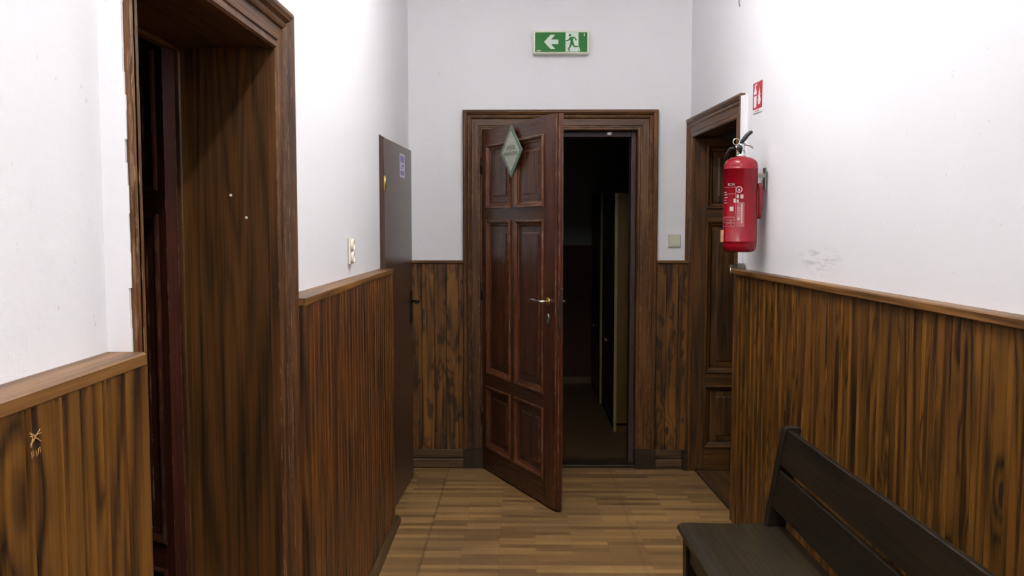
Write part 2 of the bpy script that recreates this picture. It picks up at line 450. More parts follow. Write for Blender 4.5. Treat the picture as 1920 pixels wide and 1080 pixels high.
# back doorway
b = MB(lambda a, d, z: (a, YB-d, z)); b.frame_sweep(BX0, BX1, BZ, prof(.122), 0)
cas = struct(b.build('trim_3', M['casing']), 'moulded brown wooden casing around the end wall doorway', 'door casing')
for x0, x1 in ((BX0-.124, BX0+.001), (BX1-.001, BX1+.124)):
    b = MB(); b.bev(x0, x1, YB-.05, YB-.002, 0, .118, .004); b.build('plinth', M['thresh'], cas)
b = MB()
b.box(BX0-.019, BX0, YB+.0102, YB+.162, 0, BZ); b.box(BX1, BX1+.019, YB+.0102, YB+.162, 0, BZ); b.box(BX0-.019, BX1+.019, YB+.0102, YB+.162, BZ, BZ+.019, 'x')
b.build('lining', M['casing'], cas)
b = MB()
b.bev(BX0, BX0+.03, YB+.05, YB+.165, 0, BZ, .003); b.bev(BX1-.032, BX1, YB+.05, YB+.165, 0, BZ, .003); b.bev(BX0+.03, BX1-.032, YB+.05, YB+.165, BZ-.036, BZ, .003, 'x', 'x')
b.build('stop_frame', M['stop'], cas, .002)
b = MB(); b.bev(.52, .548, YB+.03, YB+.05, BZ-.026, BZ-.008, .005); b.box(.54, .552, YB+.036, YB+.05, BZ-.018, BZ-.006)
st = b.build('catch', M['sign_white'], cas); st['label'] = 'small white catch under the head'
b = MB(); b.bev(BX0, BX1, YB-.03, YB+.16, .0, .016, .004, 'x', 'x')
struct(b.build('trim_4', M['thresh']), 'dark worn wooden threshold of the end doorway', 'threshold')
# left doorway
b = MB(lambda a, d, z: (-.708+d, max(a, LY0-.018), z)); b.frame_sweep(LY0, LY1, LZ, prof(.12, .92), 0)
cas = struct(b.build('trim_5', M['casing']), 'moulded brown wooden casing around the near left doorway', 'door casing')
b = MB(); b.nopiece()
b.box(-.957, -.7185, LY1, LY1+.0195, 0, LZ); b.build('side_lining', M['jamb'], cas)
b = MB(); b.box(-.957, -.7185, LY0-.0195, LY0, 0, LZ); b.build('side_lining', M['jamb'], cas)
b = MB(); b.box(-.957, -.7185, LY0-.0195, LY1+.0195, LZ, LZ+.0195, 'y'); b.build('head_lining', M['jamb'], cas)
b = MB(); b.bev(-.70, -.668, 1.517, 1.5545, 0, LZ+.1, .002); b.box(-.672, -.6655, 1.524, 1.531, 0, LZ+.1); b.box(-.672, -.6662, 1.541, 1.551, 0, LZ+.1); b.build('side_moulding', M['casing'], cas)
b = MB(); b.bev(-.985, -.957, LY1-.012, LY1+.05, 0, LZ+.05, .004); b.bev(-.985, -.957, LY0-.05, LY0+.012, 0, LZ+.05, .004); b.bev(-.985, -.957, LY0, LY1, LZ-.012, LZ+.05, .004, 'y', 'y')
b.build('edge_bead', M['jamb'], cas)
for x, z in ((-.825, 1.604), (-.782, 1.541)):
    b = MB(); b.lathe([(.0001, -.004), (.0032, -.0035), (.004, -.002), (.004, 0)], (x, LY1, z), 10, 'y')
    o = b.build('nail_head', M['sign_white'], cas)
# right doorway
b = MB(lambda a, d, z: RW(min(a, 1.103), d, z)); b.frame_sweep(SR0, SR1, RZ, [(w*.95, d*.62 if d > 0 else 0) for w, d in PROF], 0)
cas = struct(b.build('trim_6', M['casing']), 'moulded brown wooden casing around the right doorway near the corner', 'door casing')
b = MB(RW); b.box(SR0-.0195, SR0, -.135, -.0005, 0, RZ); b.box(SR1, SR1+.0195, -.135, -.0005, 0, RZ); b.box(SR0-.0195, SR1+.0195, -.135, -.0005, RZ, RZ+.0195, 'x')
b.build('lining', M['jamb'], cas)
b = MB(RW); b.bev(SR0-.085, SR0-.001, -.001, .036, 0, .115, .004); b.build('plinth', M['thresh'], cas)
b = MB(RW); b.box(SR0, SR1, -1.25, -.035, .0005, .006, 'x')
struct(b.build('trim_7', M['sill']), 'plain brown boards on the floor inside the right doorway', 'threshold')
b = MB(RW); b.bev(SR0-.03, SR1+.02, -.042, -.028, .0005, .010, .002, 'x', 'x')
struct(b.build('trim_8', M['thresh']), 'thin dark threshold strip of the right doorway', 'threshold')

# ------------------------------------------------------------------ panelled door leaves
def door_leaf(root, W=.95, H=2.08, th=.04, leaf='leaf', mould='mould', st=.078):
    """leaf in the root's own frame: x from hinge to lock edge, y = 0 the seen face (facing -y), z up"""
    xs = [(st, .402), (.468, .812)]; zs = [(.142, .52), (.605, 1.532), (1.61, 1.983)]
    b = MB()
    for x0, x1 in ((0, st), (.812, W)):
        b.box(x0, x1, 0, th, 0, H)
    for z0, z1 in ((0, .142), (.52, .605), (1.532, 1.61), (1.983, H)):
        b.box(st, .812, 0, th, z0, z1, 'x')
    for z0, z1 in zs:
        b.box(.402, .468, 0, th, z0, z1)
    fr = b.build('leaf_frame', M[leaf], root)
    for x0, x1 in xs:
        for z0, z1 in zs:
            m = MB()
            m.ring_sweep(x0-.006, x1+.006, z0-.006, z1+.006, [(0, .0), (.001, -.007), (.006, -.0105), (.012, -.009), (.017, -.003), (.022, .004), (.030, .0075), (.036, .0125), (.04, .0125)])
            mo = m.build('panel_moulding', M[mould], root)
            p = MB(); i = .03
            p.box(x0-.001, x1+.001, .0125, .03, z0-.001, z1+.001)
            pa = p.build('panel', M[leaf], root)
            r = MB(); j = .062
            r.nopiece()
            q = [(x0+j, z0+j), (x1-j, z0+j), (x1-j, z1-j), (x0+j, z1-j)]; k = .012
            A = [r.vert((x, .013, z), (x, .0, z)) for x, z in q]
            q2 = [(x0+j+k, z0+j+k), (x1-j-k, z0+j+k), (x1-j-k, z1-j-k), (x0+j+k, z1-j-k)]
            B = [r.vert((x, .007, z), (x, .0, z)) for x, z in q2]
            for a in range(4):
                c = (a+1) % 4; r.face((A[a], A[c], B[c], B[a]))
            r.face(B); r.face(A[::-1])
            r.build('raised_field', M[leaf], pa)
    return fr
def lever(root, x, z, th, mat, sgn, rose=True):
    """lever handle on the face y=0 (sgn -1) or y=th (sgn +1), pointing to the hinge side"""
    y0 = 0 if sgn < 0 else th
    b = MB()
    if rose:
        b.lathe([(.0001, 0), (.021, 0), (.021, sgn*.004), (.014, sgn*.008), (.0001, sgn*.008)], (x, y0, z), 20, 'y')
        pl = b.build('rose', M['brass'], root)
    b = MB()
    b.tube([(x, y0, z), (x, y0+sgn*.028, z), (x-.004, y0+sgn*.042, z), (x-.014, y0+sgn*.049, z), (x-.05, y0+sgn*.05, z+.002), (x-.09, y0+sgn*.048, z+.005), (x-.125, y0+sgn*.046, z+.001), (x-.132, y0+sgn*.046, z-.003)],
           [.0075, .0075, .0075, .0075, .0065, .0075, .0085, .006], 12)
    return b.build('lever_handle', M[mat], root)

# the open leaf in the end wall
d2 = empty('door_2', (-.25, 5.452, .012), math.atan2(-.852, .421))
struct(d2, 'open dark red-brown six-panel door leaf with worn edge hung in the end wall', 'door')
door_leaf(d2)
b = MB(); b.bev(.949, .962, .012, .04, 0, 2.08, .003); b.build('rebate_lip', M['leaf'], d2)
lever(d2, .871, 1.105, .04, 'chrome', -1); lever(d2, .912, 1.105, .04, 'chrome', 1)
b = MB()
b.nopiece()
def oval(bm, cx, cz, rx, rz, y0, y1, n=24):
    bm.poly_prism([(cx+rx*math.cos(2*PI*k/n), cz+rz*math.sin(2*PI*k/n)) for k in range(n)], 'y', y0, y1)
oval(b, .868, 1.012, .017, .028, -.006, .001)
es = b.build('key_escutcheon', M['steel'], d2, .002)
b = MB(); oval(b, .868, 1.018, .005, .005, -.0068, -.005, 12); b.box(.8655, .8705, -.0068, -.005, 1.0, 1.016); b.build('keyhole', M['dark_hole'], es)
b = MB(); b.box(.951, .9635, .014, .036, .98, 1.18); b.build('lock_plate', M['stop'], d2)
for z in (.28, 1.05, 1.82):
    b = MB(); b.lathe([(.0001, 0), (.007, 0), (.007, .1), (.0001, .1)], (-.006, .0, z), 12); b.build('hinge', M['black_metal'], d2)

# the leaf standing open inside the left doorway
d1 = empty('door_1', (-.985, 2.44, .012), math.atan2(.5, -.87))
struct(d1, 'dark red panelled door leaf standing open inside the near left doorway', 'door')
# the seen face must point at the corridor: mirror by building with the hinge on the far side
door_leaf(d1, leaf='leaf_red', mould='leaf_red', st=.036)
d1.scale = (1, -1, 1)

# the leaf standing open inside the right doorway
p = RW(SR0+.012, -.005, .012)
d3 = empty('door_3', p, 0.0)
struct(d3, 'brown panelled door leaf standing open inside the right doorway', 'door')
door_leaf(d3, leaf='jamb', mould='jamb', H=2.03)

# flush brown door on the left near the corner
ang = math.atan2(.80, .037)
d4 = empty('door_4', (-.694, 4.45, .012), ang)
struct(d4, 'plain flat brown door ajar on the left wall by the corner', 'door')
b = MB(); b.bev(0, .80, 0, .036, 0, 1.945, .002); b.build('leaf', M['laminate'], d4)
b = MB(); b.lathe([(.0001, 0), (.007, 0), (.007, .075), (.0001, .075)], (-.004, -.004, 1.68), 12); b.build('hinge', M['brass'], d4)
b = MB(); b.lathe([(.0001, 0), (.007, 0), (.007, .075), (.0001, .075)], (-.004, -.004, .3), 12); b.build('hinge', M['brass'], d4)
b = MB(); b.bev(.735, .775, -.006, 0, .93, 1.12, .003); b.build('lock_plate', M['black_metal'], d4)
b = MB(); b.tube([(.755, 0, 1.06), (.755, -.032, 1.06), (.75, -.045, 1.06), (.735, -.05, 1.06), (.65, -.05, 1.058)], .008, 12); b.build('lever_handle', M['black_metal'], d4)
b = MB(); b.box(-.80, -.7165, 4.4405, 4.4485, 0, 1.9695); b.box(-.80, -.712, 4.441, 5.289, 1.9605, 1.9695, 'y'); b.box(-.80, -.708, 5.262, 5.2895, 0, 1.9605)
struct(b.build('trim_9', M['frame_brown']), 'dark frame around the flat brown door', 'door frame')

# ------------------------------------------------------------------ wainscots
def boards(b, s0, s1, w_lo, w_hi, z0, z1, d0, d1, bead=True):
    """boards along s with V joints; face at d1, back at d0; local coordinates (s, d, z)"""
    s = s0
    while s < s1-.004:
        w = random.uniform(w_lo, w_hi)
        if s+w > s1-.02: w = s1-s
        if bead:
            m = s+w*.74
            b.poly_prism([(s, d0), (s, d1-.009), (s+.004, d1), (m-.004, d1), (m, d1-.009), (m, d0)], 'z', z0, z1)
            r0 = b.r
            b.nopiece(); b.r = random.uniform(.9, 1.35)  # bead gets a paler tone, painting in the light its edge catches
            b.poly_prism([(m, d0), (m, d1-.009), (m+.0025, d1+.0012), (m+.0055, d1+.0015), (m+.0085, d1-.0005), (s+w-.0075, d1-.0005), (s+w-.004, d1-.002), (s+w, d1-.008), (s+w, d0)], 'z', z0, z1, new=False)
        else:
            p = [(s, d0), (s, d1-.005), (s+.003, d1), (s+w-.003, d1), (s+w, d1-.005), (s+w, d0)]
            b.poly_prism(p, 'z', z0, z1)
        s += w
TL = lambda s, d, z: (-.70+d, s, z)     # left: d measured from x=-.70
def cap(b, s0, s1, d0, d1, z1=1.302, t=.024):
    b.poly_prism([(d0, z1-t), (d1-.003, z1-t), (d1, z1-t+.003), (d1, z1-.004), (d1-.004, z1), (d0, z1)], 'x', s0, s1, 'x')
# near left
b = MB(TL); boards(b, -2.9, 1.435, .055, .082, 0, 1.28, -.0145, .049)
b.bev(1.435, 1.516, -.0145, .049, 0, 1.28, .003)
t1 = struct(b.build('trim_10', M['pine']), 'near left wainscot of flame-grained pine boards', 'wainscot')
b = MB(TL); cap(b, -2.9, 1.507, -.0155, .051); b.build('cap_rail', M['cap'], t1)
# scratched cross on a board
b = MB(lambda s, d, z: (-.6495+d, s, z))
def scr(y0, z0, y1, z1, w):
    dy, dz = y1-y0, z1-z0; L = math.hypot(dy, dz); ny, nz = -dz/L*w, dy/L*w
    b.poly_prism([(y0-ny, z0-nz), (y1-ny*.4, z1-nz*.4), (y1+ny*.4, z1+nz*.4), (y0+ny, z0+nz)], 'x', 0, .0009)
b.T = lambda d, s, z: (-.6505+d, s, z)
for q in ((1.142, 1.247, 1.170, 1.229, .0012), (1.144, 1.229, 1.169, 1.246, .0012), (1.143, 1.241, 1.172, 1.240, .0007), (1.146, 1.226, 1.152, 1.244, .0006),
          (1.146, 1.220, 1.1475, 1.211, .0007), (1.150, 1.221, 1.151, 1.213, .0006), (1.157, 1.219, 1.159, 1.211, .0007), (1.163, 1.221, 1.162, 1.213, .0006), (1.166, 1.222, 1.168, 1.214, .0006)):
    scr(*q)
o = b.build('scratch_marks', M['scratch'], t1)
# far left
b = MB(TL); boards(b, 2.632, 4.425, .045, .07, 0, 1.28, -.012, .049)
t2 = struct(b.build('trim_11', M['pine_red']), 'far left wainscot of narrow reddish pine boards beneath the wall socket', 'wainscot')
b = MB(lambda s, d, z: (d, s, z)); b.poly_prism([(0, 0), (1, 0), (1, 1), (0, 1)], 'z', 0, 0) if False else None
b = MB()
b.poly_prism([(-.6485, 2.632), (-.6485, 4.43), (XL(4.43)-.002, 4.43), (XL(2.632)-.002, 2.632)], 'z', 1.278, 1.302, 'y')
b.build('cap_rail', M['cap'], t2, .003)
b = MB()
arc = [(-.65, 0)] + [(-.65+.026*math.cos(a*PI/12), .034*math.sin(a*PI/12)) for a in range(0, 7)]
b.poly_prism(arc, 'y', 2.632, 4.45, 'y')
struct(b.build('baseboard_left', M['skirt']), 'rounded brown floor strip along the far left wainscot', 'skirting')
# right
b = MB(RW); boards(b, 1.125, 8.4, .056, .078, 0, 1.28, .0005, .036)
t3 = struct(b.build('trim_12', M['pine']), 'right wainscot of golden brown pine boards behind the bench', 'wainscot')
b = MB(RW); cap(b, 1.10, 8.4, .0005, .054, 1.304, .026); b.build('cap_rail', M['cap'], t3)
# back, two short runs
TB = lambda s, d, z: (s, YB-d, z)
b = MB(TB); boards(b, -.697, BX0-.124, .07, .088, .115, 1.285, .0005, .026, False)
t4 = struct(b.build('trim_13', M['pine_blotch']), 'short stained wainscot left of the end doorway', 'wainscot')
b = MB(TB); b.bev(-.699, BX0-.125, .0005, .038, 1.284, 1.302, .003, 'x', 'x'); b.build('cap_rail', M['cap'], t4)
b = MB(TB); boards(b, BX1+.125, 1.024, .05, .075, .115, 1.285, .0005, .026, False)
t5 = struct(b.build('trim_14', M['pine_blotch']), 'short stained wainscot right of the end doorway under the light switch', 'wainscot')
b = MB(TB); b.bev(BX1+.125, 1.028, .0005, .038, 1.284, 1.302, .003, 'x', 'x'); b.build('cap_rail', M['cap'], t5)
for nm, x0, x1, lab in (('baseboard_back', -.697, BX0-.125, 'left'), ('baseboard_end', BX1+.125, .9945, 'right')):
    b = MB(TB); b.bev(x0, x1, .0005, .03, .06, .115, .003, 'x', 'x'); b.bev(x0, x1, .0005, .05, .004, .058, .004, 'x', 'x')
    struct(b.build(nm, M['skirt']), 'low brown skirting on the end wall %s of the doorway' % lab, 'skirting')

# ------------------------------------------------------------------ lettering helper
def text_mesh(name, body, size, mat, parent, T, ext=.0006, sx=1.0, align='CENTER'):
    cu = bpy.data.curves.new(name, 'FONT'); cu.body = body; cu.size = size; cu.extrude = ext; cu.align_x = align; cu.align_y = 'CENTER'
    cu.resolution_u = 3
    o = bpy.data.objects.new(name+'_src', cu); COL.objects.link(o)
    me = bpy.data.meshes.new_from_object(o.evaluated_get(bpy.context.evaluated_depsgraph_get()))
    bpy.data.objects.remove(o); bpy.data.curves.remove(cu)
    for v in me.vertices: v.co = T(v.co.x*sx, v.co.y, v.co.z)
    me.materials.clear(); me.materials.append(mat); me.name = name
    o = bpy.data.objects.new(name, me); COL.objects.link(o); o.parent = parent
    return o
def flat(pts_list, y0, y1, name, mat, parent):
    """polygons in (x,z), extruded along y"""
    b = MB()
    for p in pts_list: b.poly_prism(p, 'y', y0, y1)
    return b.build(name, mat, parent)
def rect(x0, x1, z0, z1): return [(x0, z0), (x1, z0), (x1, z1), (x0, z1)]
def disc(cx, cz, r, n=20): return [(cx+r*math.cos(2*PI*k/n), cz+r*math.sin(2*PI*k/n)) for k in range(n)]
def bar(x0, z0, x1, z1, w0, w1=None):
    w1 = w0 if w1 is None else w1
    dx, dz = x1-x0, z1-z0; L = math.hypot(dx, dz); nx, nz = -dz/L, dx/L
    return [(x0-nx*w0, z0-nz*w0), (x1-nx*w1, z1-nz*w1), (x1+nx*w1, z1+nz*w1), (x0+nx*w0, z0+nz*w0)]

# ------------------------------------------------------------------ exit sign on the end wall
ex = empty('exit_sign', (.232, YB, 2.626))
tag(ex, 'green and white emergency exit sign box with arrow high above the open door', 'exit sign')
W2, H2 = .17, .068
b = MB(); b.bev(-W2, W2, -.045, -.0005, -H2-.004, H2, .006, 'x', 'x'); b.build('housing', M['housing'], ex, .003)
b = MB(); b.box(-W2+.012, W2-.012, -.047, -.0452, -H2+.008, H2-.011); fc = b.build('face', M['green'], ex)
# arrow
flat([[(-.104, 0), (-.064, .042), (-.036, .042), (-.062, .0135), (-.017, .0135), (-.017, -.0135), (-.062, -.0135), (-.036, -.042), (-.064, -.042)]], -.0482, -.0468, 'arrow', M['exit_white'], fc)
flat([rect(.026, .104, -.058, .056)], -.0480, -.0468, 'doorway_pictogram', M['exit_white'], fc)
man = [disc(.053, .039, .008), bar(.060, .028, .066, -.006, .010, .008), bar(.055, .022, .045, .010, .0045), bar(.045, .010, .029, .005, .004),
       bar(.066, .026, .083, .023, .0045), bar(.083, .023, .092, .008, .004), bar(.062, -.004, .056, -.024, .007, .006), bar(.056, -.024, .044, -.044, .0055, .004), bar(.044, -.044, .052, -.056, .0045, .003),
       bar(.068, -.004, .076, -.026, .0065, .0055), bar(.076, -.028, .104, -.028, .005, .004)]
b = MB()
for i, p in enumerate(man): b.poly_prism(p, 'y', -.0488-.00005*i, -.0478)
b.build('running_figure', M['green'], fc)
flat([bar(.104, -.026, .112, -.056, .003, .004)], -.0482, -.0468, 'doorway_foot', M['exit_white'], fc)
flat([disc(.140, .046, .004, 10), disc(.140, .038, .0035, 10)], -.0482, -.0468, 'indicator_mark', M['exit_white'], fc)
flat([rect(-.148+.009*k, -.142+.009*k, -.056, -.049) for k in range(3)], -.0478, -.0468, 'small_print', M['housing'], fc)

# ------------------------------------------------------------------ diamond sign on the open leaf
ds = empty('diamond_sign', d2.matrix_basis @ Vector((.452, -.013, 1.922)), d2.rotation_euler.z)
tag(ds, 'pale grey-green diamond evacuation sign hung on the open panelled door', 'sign')
DW, DH = .142, .147
b = MB(); b.poly_prism([(-DW, 0), (0, -DH), (DW, 0), (0, DH)], 'y', -.006, 0); b.build('border_plate', M['sign_green_grey'], ds, .001)
b = MB(); b.poly_prism([(-DW*.77, 0), (0, -DH*.77), (DW*.77, 0), (0, DH*.77)], 'y', -.0075, -.0055); b.build('face', M['sign_pale'], ds)
text_mesh('lettering', 'WYJŚCIE', .030, M['ink'], ds, lambda x, y, z: (x, -.0079-z*.3, y+.020), sx=.92)
text_mesh('lettering', 'EWAKUACYJNE', .030, M['ink'], ds, lambda x, y, z: (x, -.0079-z*.3, y-.013), sx=.80)

# ------------------------------------------------------------------ notice on the brown flush door
nt = empty('notice_sheet', d4.matrix_basis @ Vector((.50, -.0006, 1.836)), ang)
tag(nt, 'small lavender and blue printed notice stuck on the flat brown door', 'notice')
b = MB(); b.box(-.075, .075, -.001, 0, -.065, .065); b.build('paper', M['lavender'], nt)
flat([rect(-.058, .058, .018, .054), rect(-.058, .052, -.052, -.028)], -.0014, -.0009, 'blue_block', M['blue_print'], nt)
flat([rect(-.02, .05, -.006, .006), rect(-.05, .01, -.018, -.010)], -.0014, -.0009, 'print_line', M['blue_print'], nt)

# ------------------------------------------------------------------ wall socket, left
so = empty('wall_socket', (XL(3.70), 3.70, 1.412), PI/2)
tag(so, 'white double wall socket on the left wall above the far wainscot', 'socket')
# local x -> +Y world (away), local y -> -X world; so the room side is local -y
b = MB(); b.bev(-.036, .036, -.010, -.0005, -.054, .054, .005, 'z'); b.build('plate', M['socket'], so, .004)
for zc in (.026, -.026):
    b = MB(); b.lathe([(.0001, -.011), (.014, -.011), (.0195, -.013), (.0205, -.019), (.0225, -.022), (.0245, -.019), (.025, -.009), (.0001, -.009)], (0, 0, zc), 28, 'y')
    oo = b.build('outlet', M['socket'], so)
    flat([disc(-.009, zc, .0028, 10), disc(.009, zc, .0028, 10), disc(0, zc+.009, .0026, 10)], -.0122, -.0105, 'pin_hole', M['dark_hole'], oo)

# ------------------------------------------------------------------ light switch, back wall
sw = empty('light_switch', (.938, YB, 1.424))
tag(sw, 'square cream light switch on the end wall right of the doorway', 'light switch')
b = MB(); b.bev(-.04, .04, -.012, -.0005, -.04, .04, .003, 'z'); b.build('plate', M['switch'], sw, .003)
b = MB(); b.poly_prism([(-.014, -.034), (-.017, .034), (-.011, .034), (-.011, -.034)], 'x', -.034, .034); b.build('rocker', M['switch'], sw, .002)

# ------------------------------------------------------------------ fire extinguisher sign, right wall (tiny square plate)
AR = math.atan2(-math.cos(A_R), math.sin(A_R))          # local x runs towards the camera
p = RW(1.30, .0008, 2.122)
fs = empty('extinguisher_sign', p, AR)
fs.scale = (.82, 1, .82)
tag(fs, 'red and white fire extinguisher pictogram sign on the right wall', 'sign')
b = MB(); b.box(-.078, .078, -.003, 0, -.074, .078); b.build('plate', M['sign_red'], fs)
b = MB(); b.box(-.078, .078, -.003, 0, -.095, -.0742); b.build('caption_strip', M['sign_white'], fs)
flat([rect(-.058, -.012, -.062, .002), [(-.058, .012), (-.012, .012), (-.012, .028), (-.022, .036), (-.022, .048), (-.048, .048), (-.048, .036), (-.058, .028)], rect(-.043, -.027, .046, .062), bar(-.046, .060, -.010, .066, .004)], -.0038, -.0029, 'bottle_pictogram', M['sign_white'], fs)
flat([[(.018, -.05), (.05, -.052), (.062, -.03), (.05, -.008), (.058, .01), (.044, .004), (.05, .028), (.040, .022), (.038, .046), (.026, .018), (.03, -.004), (.014, .004), (.022, -.018), (.010, -.016)]], -.0038, -.0029, 'flame_pictogram', M['sign_white'], fs)
text_mesh('lettering', 'GAŚNICA', .017, M['sign_red'], fs, lambda x, y, z: (x, -.0032-z*.3, y-.0845), sx=1.1)

# ------------------------------------------------------------------ fire extinguisher
EX, EY, EZ = .988, 4.05, 1.398
fe = empty('fire_extinguisher', (EX, EY, EZ))
tag(fe, 'red fire extinguisher hung on the right wall beside the doorway', 'fire extinguisher')
R = .0755
b = MB()
b.lathe([(.0001, .012), (.03, .010), (.045, .004), (.056, 0), (.066, .006), (.073, .018), (R, .034), (R, .046), (R+.0012, .047), (R+.0012, .050), (R, .051), (R, .372), (R+.0012, .373), (R+.0012, .377), (R, .378), (R, .388), (.073, .402), (.066, .413), (.055, .421), (.040, .427), (.022, .431), (.0001, .431)], n=56)
cy = b.build('cylinder', M['red'], fe)
b = MB(); b.lathe([(.0001, .429), (.024, .429), (.024, .437), (.019, .440), (.019, .458), (.0001, .458)], n=28); b.build('neck_collar', M['chrome'], fe)
b = MB(); b.lathe([(.0001, .457), (.014, .457), (.016, .461), (.016, .482), (.012, .487), (.0001, .487)], n=24)
b.tube([(0, 0, .471), (-.03, -.006, .471)], .009, 12); va = b.build('valve', M['chrome'], fe)
# gauge on the valve
b = MB(); b.lathe([(.0001, -.014), (.012, -.014), (.013, -.017), (.013, -.024), (.011, -.026), (.0001, -.026)], (-.012, 0, .468), 20, 'y'); b.build('pressure_gauge', M['black'], va)
# lower carrying lever, chrome, and upper black squeeze lever
hd = Vector((.80, -.18, 0)).normalized()
def hp(t, z): return (hd.x*t, hd.y*t, z)
b = MB(); b.tube([hp(-.01, .484), hp(.015, .486), hp(.035, .482), hp(.047, .474), hp(.052, .466)], [.006, .006, .0055, .005, .003], 10); b.build('carry_handle', M['chrome'], fe)
b = MB()
pth = [hp(-.012, .482), hp(.0, .494), hp(.014, .512), hp(.026, .528), hp(.038, .538), hp(.048, .541)]
wd = [.0085, .0095, .0105, .010, .009, .006]
b.tube(pth, wd, 10); b.build('squeeze_lever', M['black'], fe)
b = MB()
ring = [(-.026+.0145*math.cos(a*PI/8), -.012, .496+.0145*math.sin(a*PI/8)) for a in range(17)]
b.tube(ring, .0022, 8, cap=False); b.tube([(-.018, -.012, .486), (.016, -.010, .486)], .0024, 8); b.build('pin_ring', M['chrome'], fe)
# hose down the wall side
b = MB(); b.tube([(-.03, -.006, .471), (-.05, .0, .466), (-.062, .02, .44), (-.06, .06, .40), (-.03, .09, .34), (.02, .094, .26), (.05, .084, .18), (.066, .062, .12)], .0068, 12)
hs = b.build('hose', M['black'], fe)
b = MB(); b.tube([(.078, -.026, .31), (.083, -.026, .29), (.084, -.024, .20), (.080, -.022, .15)], [.009, .0105, .0105, .007], 12); b.build('nozzle', M['red_dark'], fe)
b = MB(); b.box(.066, .109, -.012, .012, .335, .355); b.box(.105, .109, -.02, .02, .28, .38); b.build('wall_bracket', M['steel'], fe)
b = MB(); b.box(-.086, -.0775, -.018, .006, .045, .10); b.nopiece(); tgp = b.build('paper_tag', M['foil'], fe)
# printed label: curved patches on the cylinder
def on_cyl(x, z, lift):     # x arc length from the camera-facing line, z height
    a = -PI/2 - .47 + x/R
    rr = R+lift
    return (rr*math.cos(a), rr*math.sin(a), z)
def patch(b, x0, x1, z0, z1, lift):
    n = max(1, int((x1-x0)/.004)); b.nopiece()
    A = [b.vert(on_cyl(x0+(x1-x0)*i/n, z0, lift), (0, 0, 0)) for i in range(n+1)]
    B = [b.vert(on_cyl(x0+(x1-x0)*i/n, z1, lift), (0, 0, 0)) for i in range(n+1)]
    for i in range(n): b.face((A[i], A[i+1], B[i+1], B[i]), True)
b = MB()
b1 = b
patch(b, -.083, -.002, .1135, .16, .0010) ; patch(b, .002, .036, .1135, .222, .0010)
b.build('label_panel', M['print_pink'], cy)
b = MB()
for (x0, x1, z0, z1) in ((-.078, -.052, .118, .130), (-.046, -.026, .118, .126), (-.02, -.008, .12, .128), (-.078, -.03, .137, .143), (-.022, -.006, .136, .142), (-.07, -.006, .148, .153)):
    patch(b, x0, x1, z0, z1, .0014)
b.build('label_print', M['red'], cy)
b = MB()
for (x0, x1, z0, z1) in ((-.012, -.002, .222, .24), (.001, .011, .222, .236), (.001, .011, .242, .258), (.018, .030, .240, .258), (-.03, -.012, .185, .204), (.022, .027, .13, .218), (.004, .018, .146, .150), (.009, .013, .142, .158)):
    patch(b, x0, x1, z0, z1, .0014)
patch(b, -.075, -.002, .2605, .2615, .0012); patch(b, -.003, -.002, .165, .292, .0012); patch(b, -.075, -.002, .291, .292, .0012); patch(b, .002, .036, .2225, .2235, .0012)
for k in range(5): patch(b, -.07, -.052+.004*(k % 3), .268+.0*k-.012*k, .271-.012*k, .0012)
for k in range(8): patch(b, .004, .019, .20-.007*k, .202-.007*k, .0014)
# round badge
n = 28; b.nopiece()
for r0, r1 in ((.0115, .0145), (.0, .0035)):
    A = [b.vert(on_cyl(.011+r0*math.cos(2*PI*k/n), .280+r0*math.sin(2*PI*k/n), .0014), (0, 0, 0)) for k in range(n)]
    B = [b.vert(on_cyl(.011+r1*math.cos(2*PI*k/n), .280+r1*math.sin(2*PI*k/n), .0014), (0, 0, 0)) for k in range(n)]
    for k in range(n): b.face((A[k], A[(k+1) % n], B[(k+1) % n], B[k]), True)
patch(b, .008, .014, .272, .279, .0014)
b.build('label_symbols', M['print_white'], cy)
text_mesh('lettering', 'ECH', .017, M['print_white'], cy, lambda x, y, z: on_cyl(x-.026, y+.303, .0012+z*.3), sx=1.05)

# ------------------------------------------------------------------ small metal bracket on the end of the right cap rail
p = RW(1.115, .02, 1.305)
mb = empty('metal_bracket', p, AR)
tag(mb, 'small grey metal latch bracket on the end of the right wainscot rail below the extinguisher', 'bracket')
b = MB(); b.bev(-.005, .055, -.02, .012, 0, .028, .003, 'z'); b.build('block', M['steel'], mb)
b = MB(); b.box(-.06, .0, -.028, -.012, -.006, .006); b.box(-.028, -.018, -.042, -.02, -.012, .018); b.tube([(-.012, -.037, -.034), (-.012, -.037, .004)], .004, 8); b.build('hook_arm', M['steel'], mb)

# small wire end high on the right wall
b = MB(); pw = [RW(.985, .004, 2.70), RW(.985, .006, 2.66), RW(.987, .006, 2.625), RW(.992, .004, 2.605)]
b.tube(pw, .0022, 8)
tag(b.build('loose_wire', M['wire']), 'thin grey loose wire end high on the right wall above the doorway', 'wire')

# ------------------------------------------------------------------ bench
bn = empty('wooden_bench', (.555, 3.125, 0), math.atan2(-1, .022)+PI/2)
tag(bn, 'dark stained wooden bench with two-rail back against the right wainscot', 'bench')
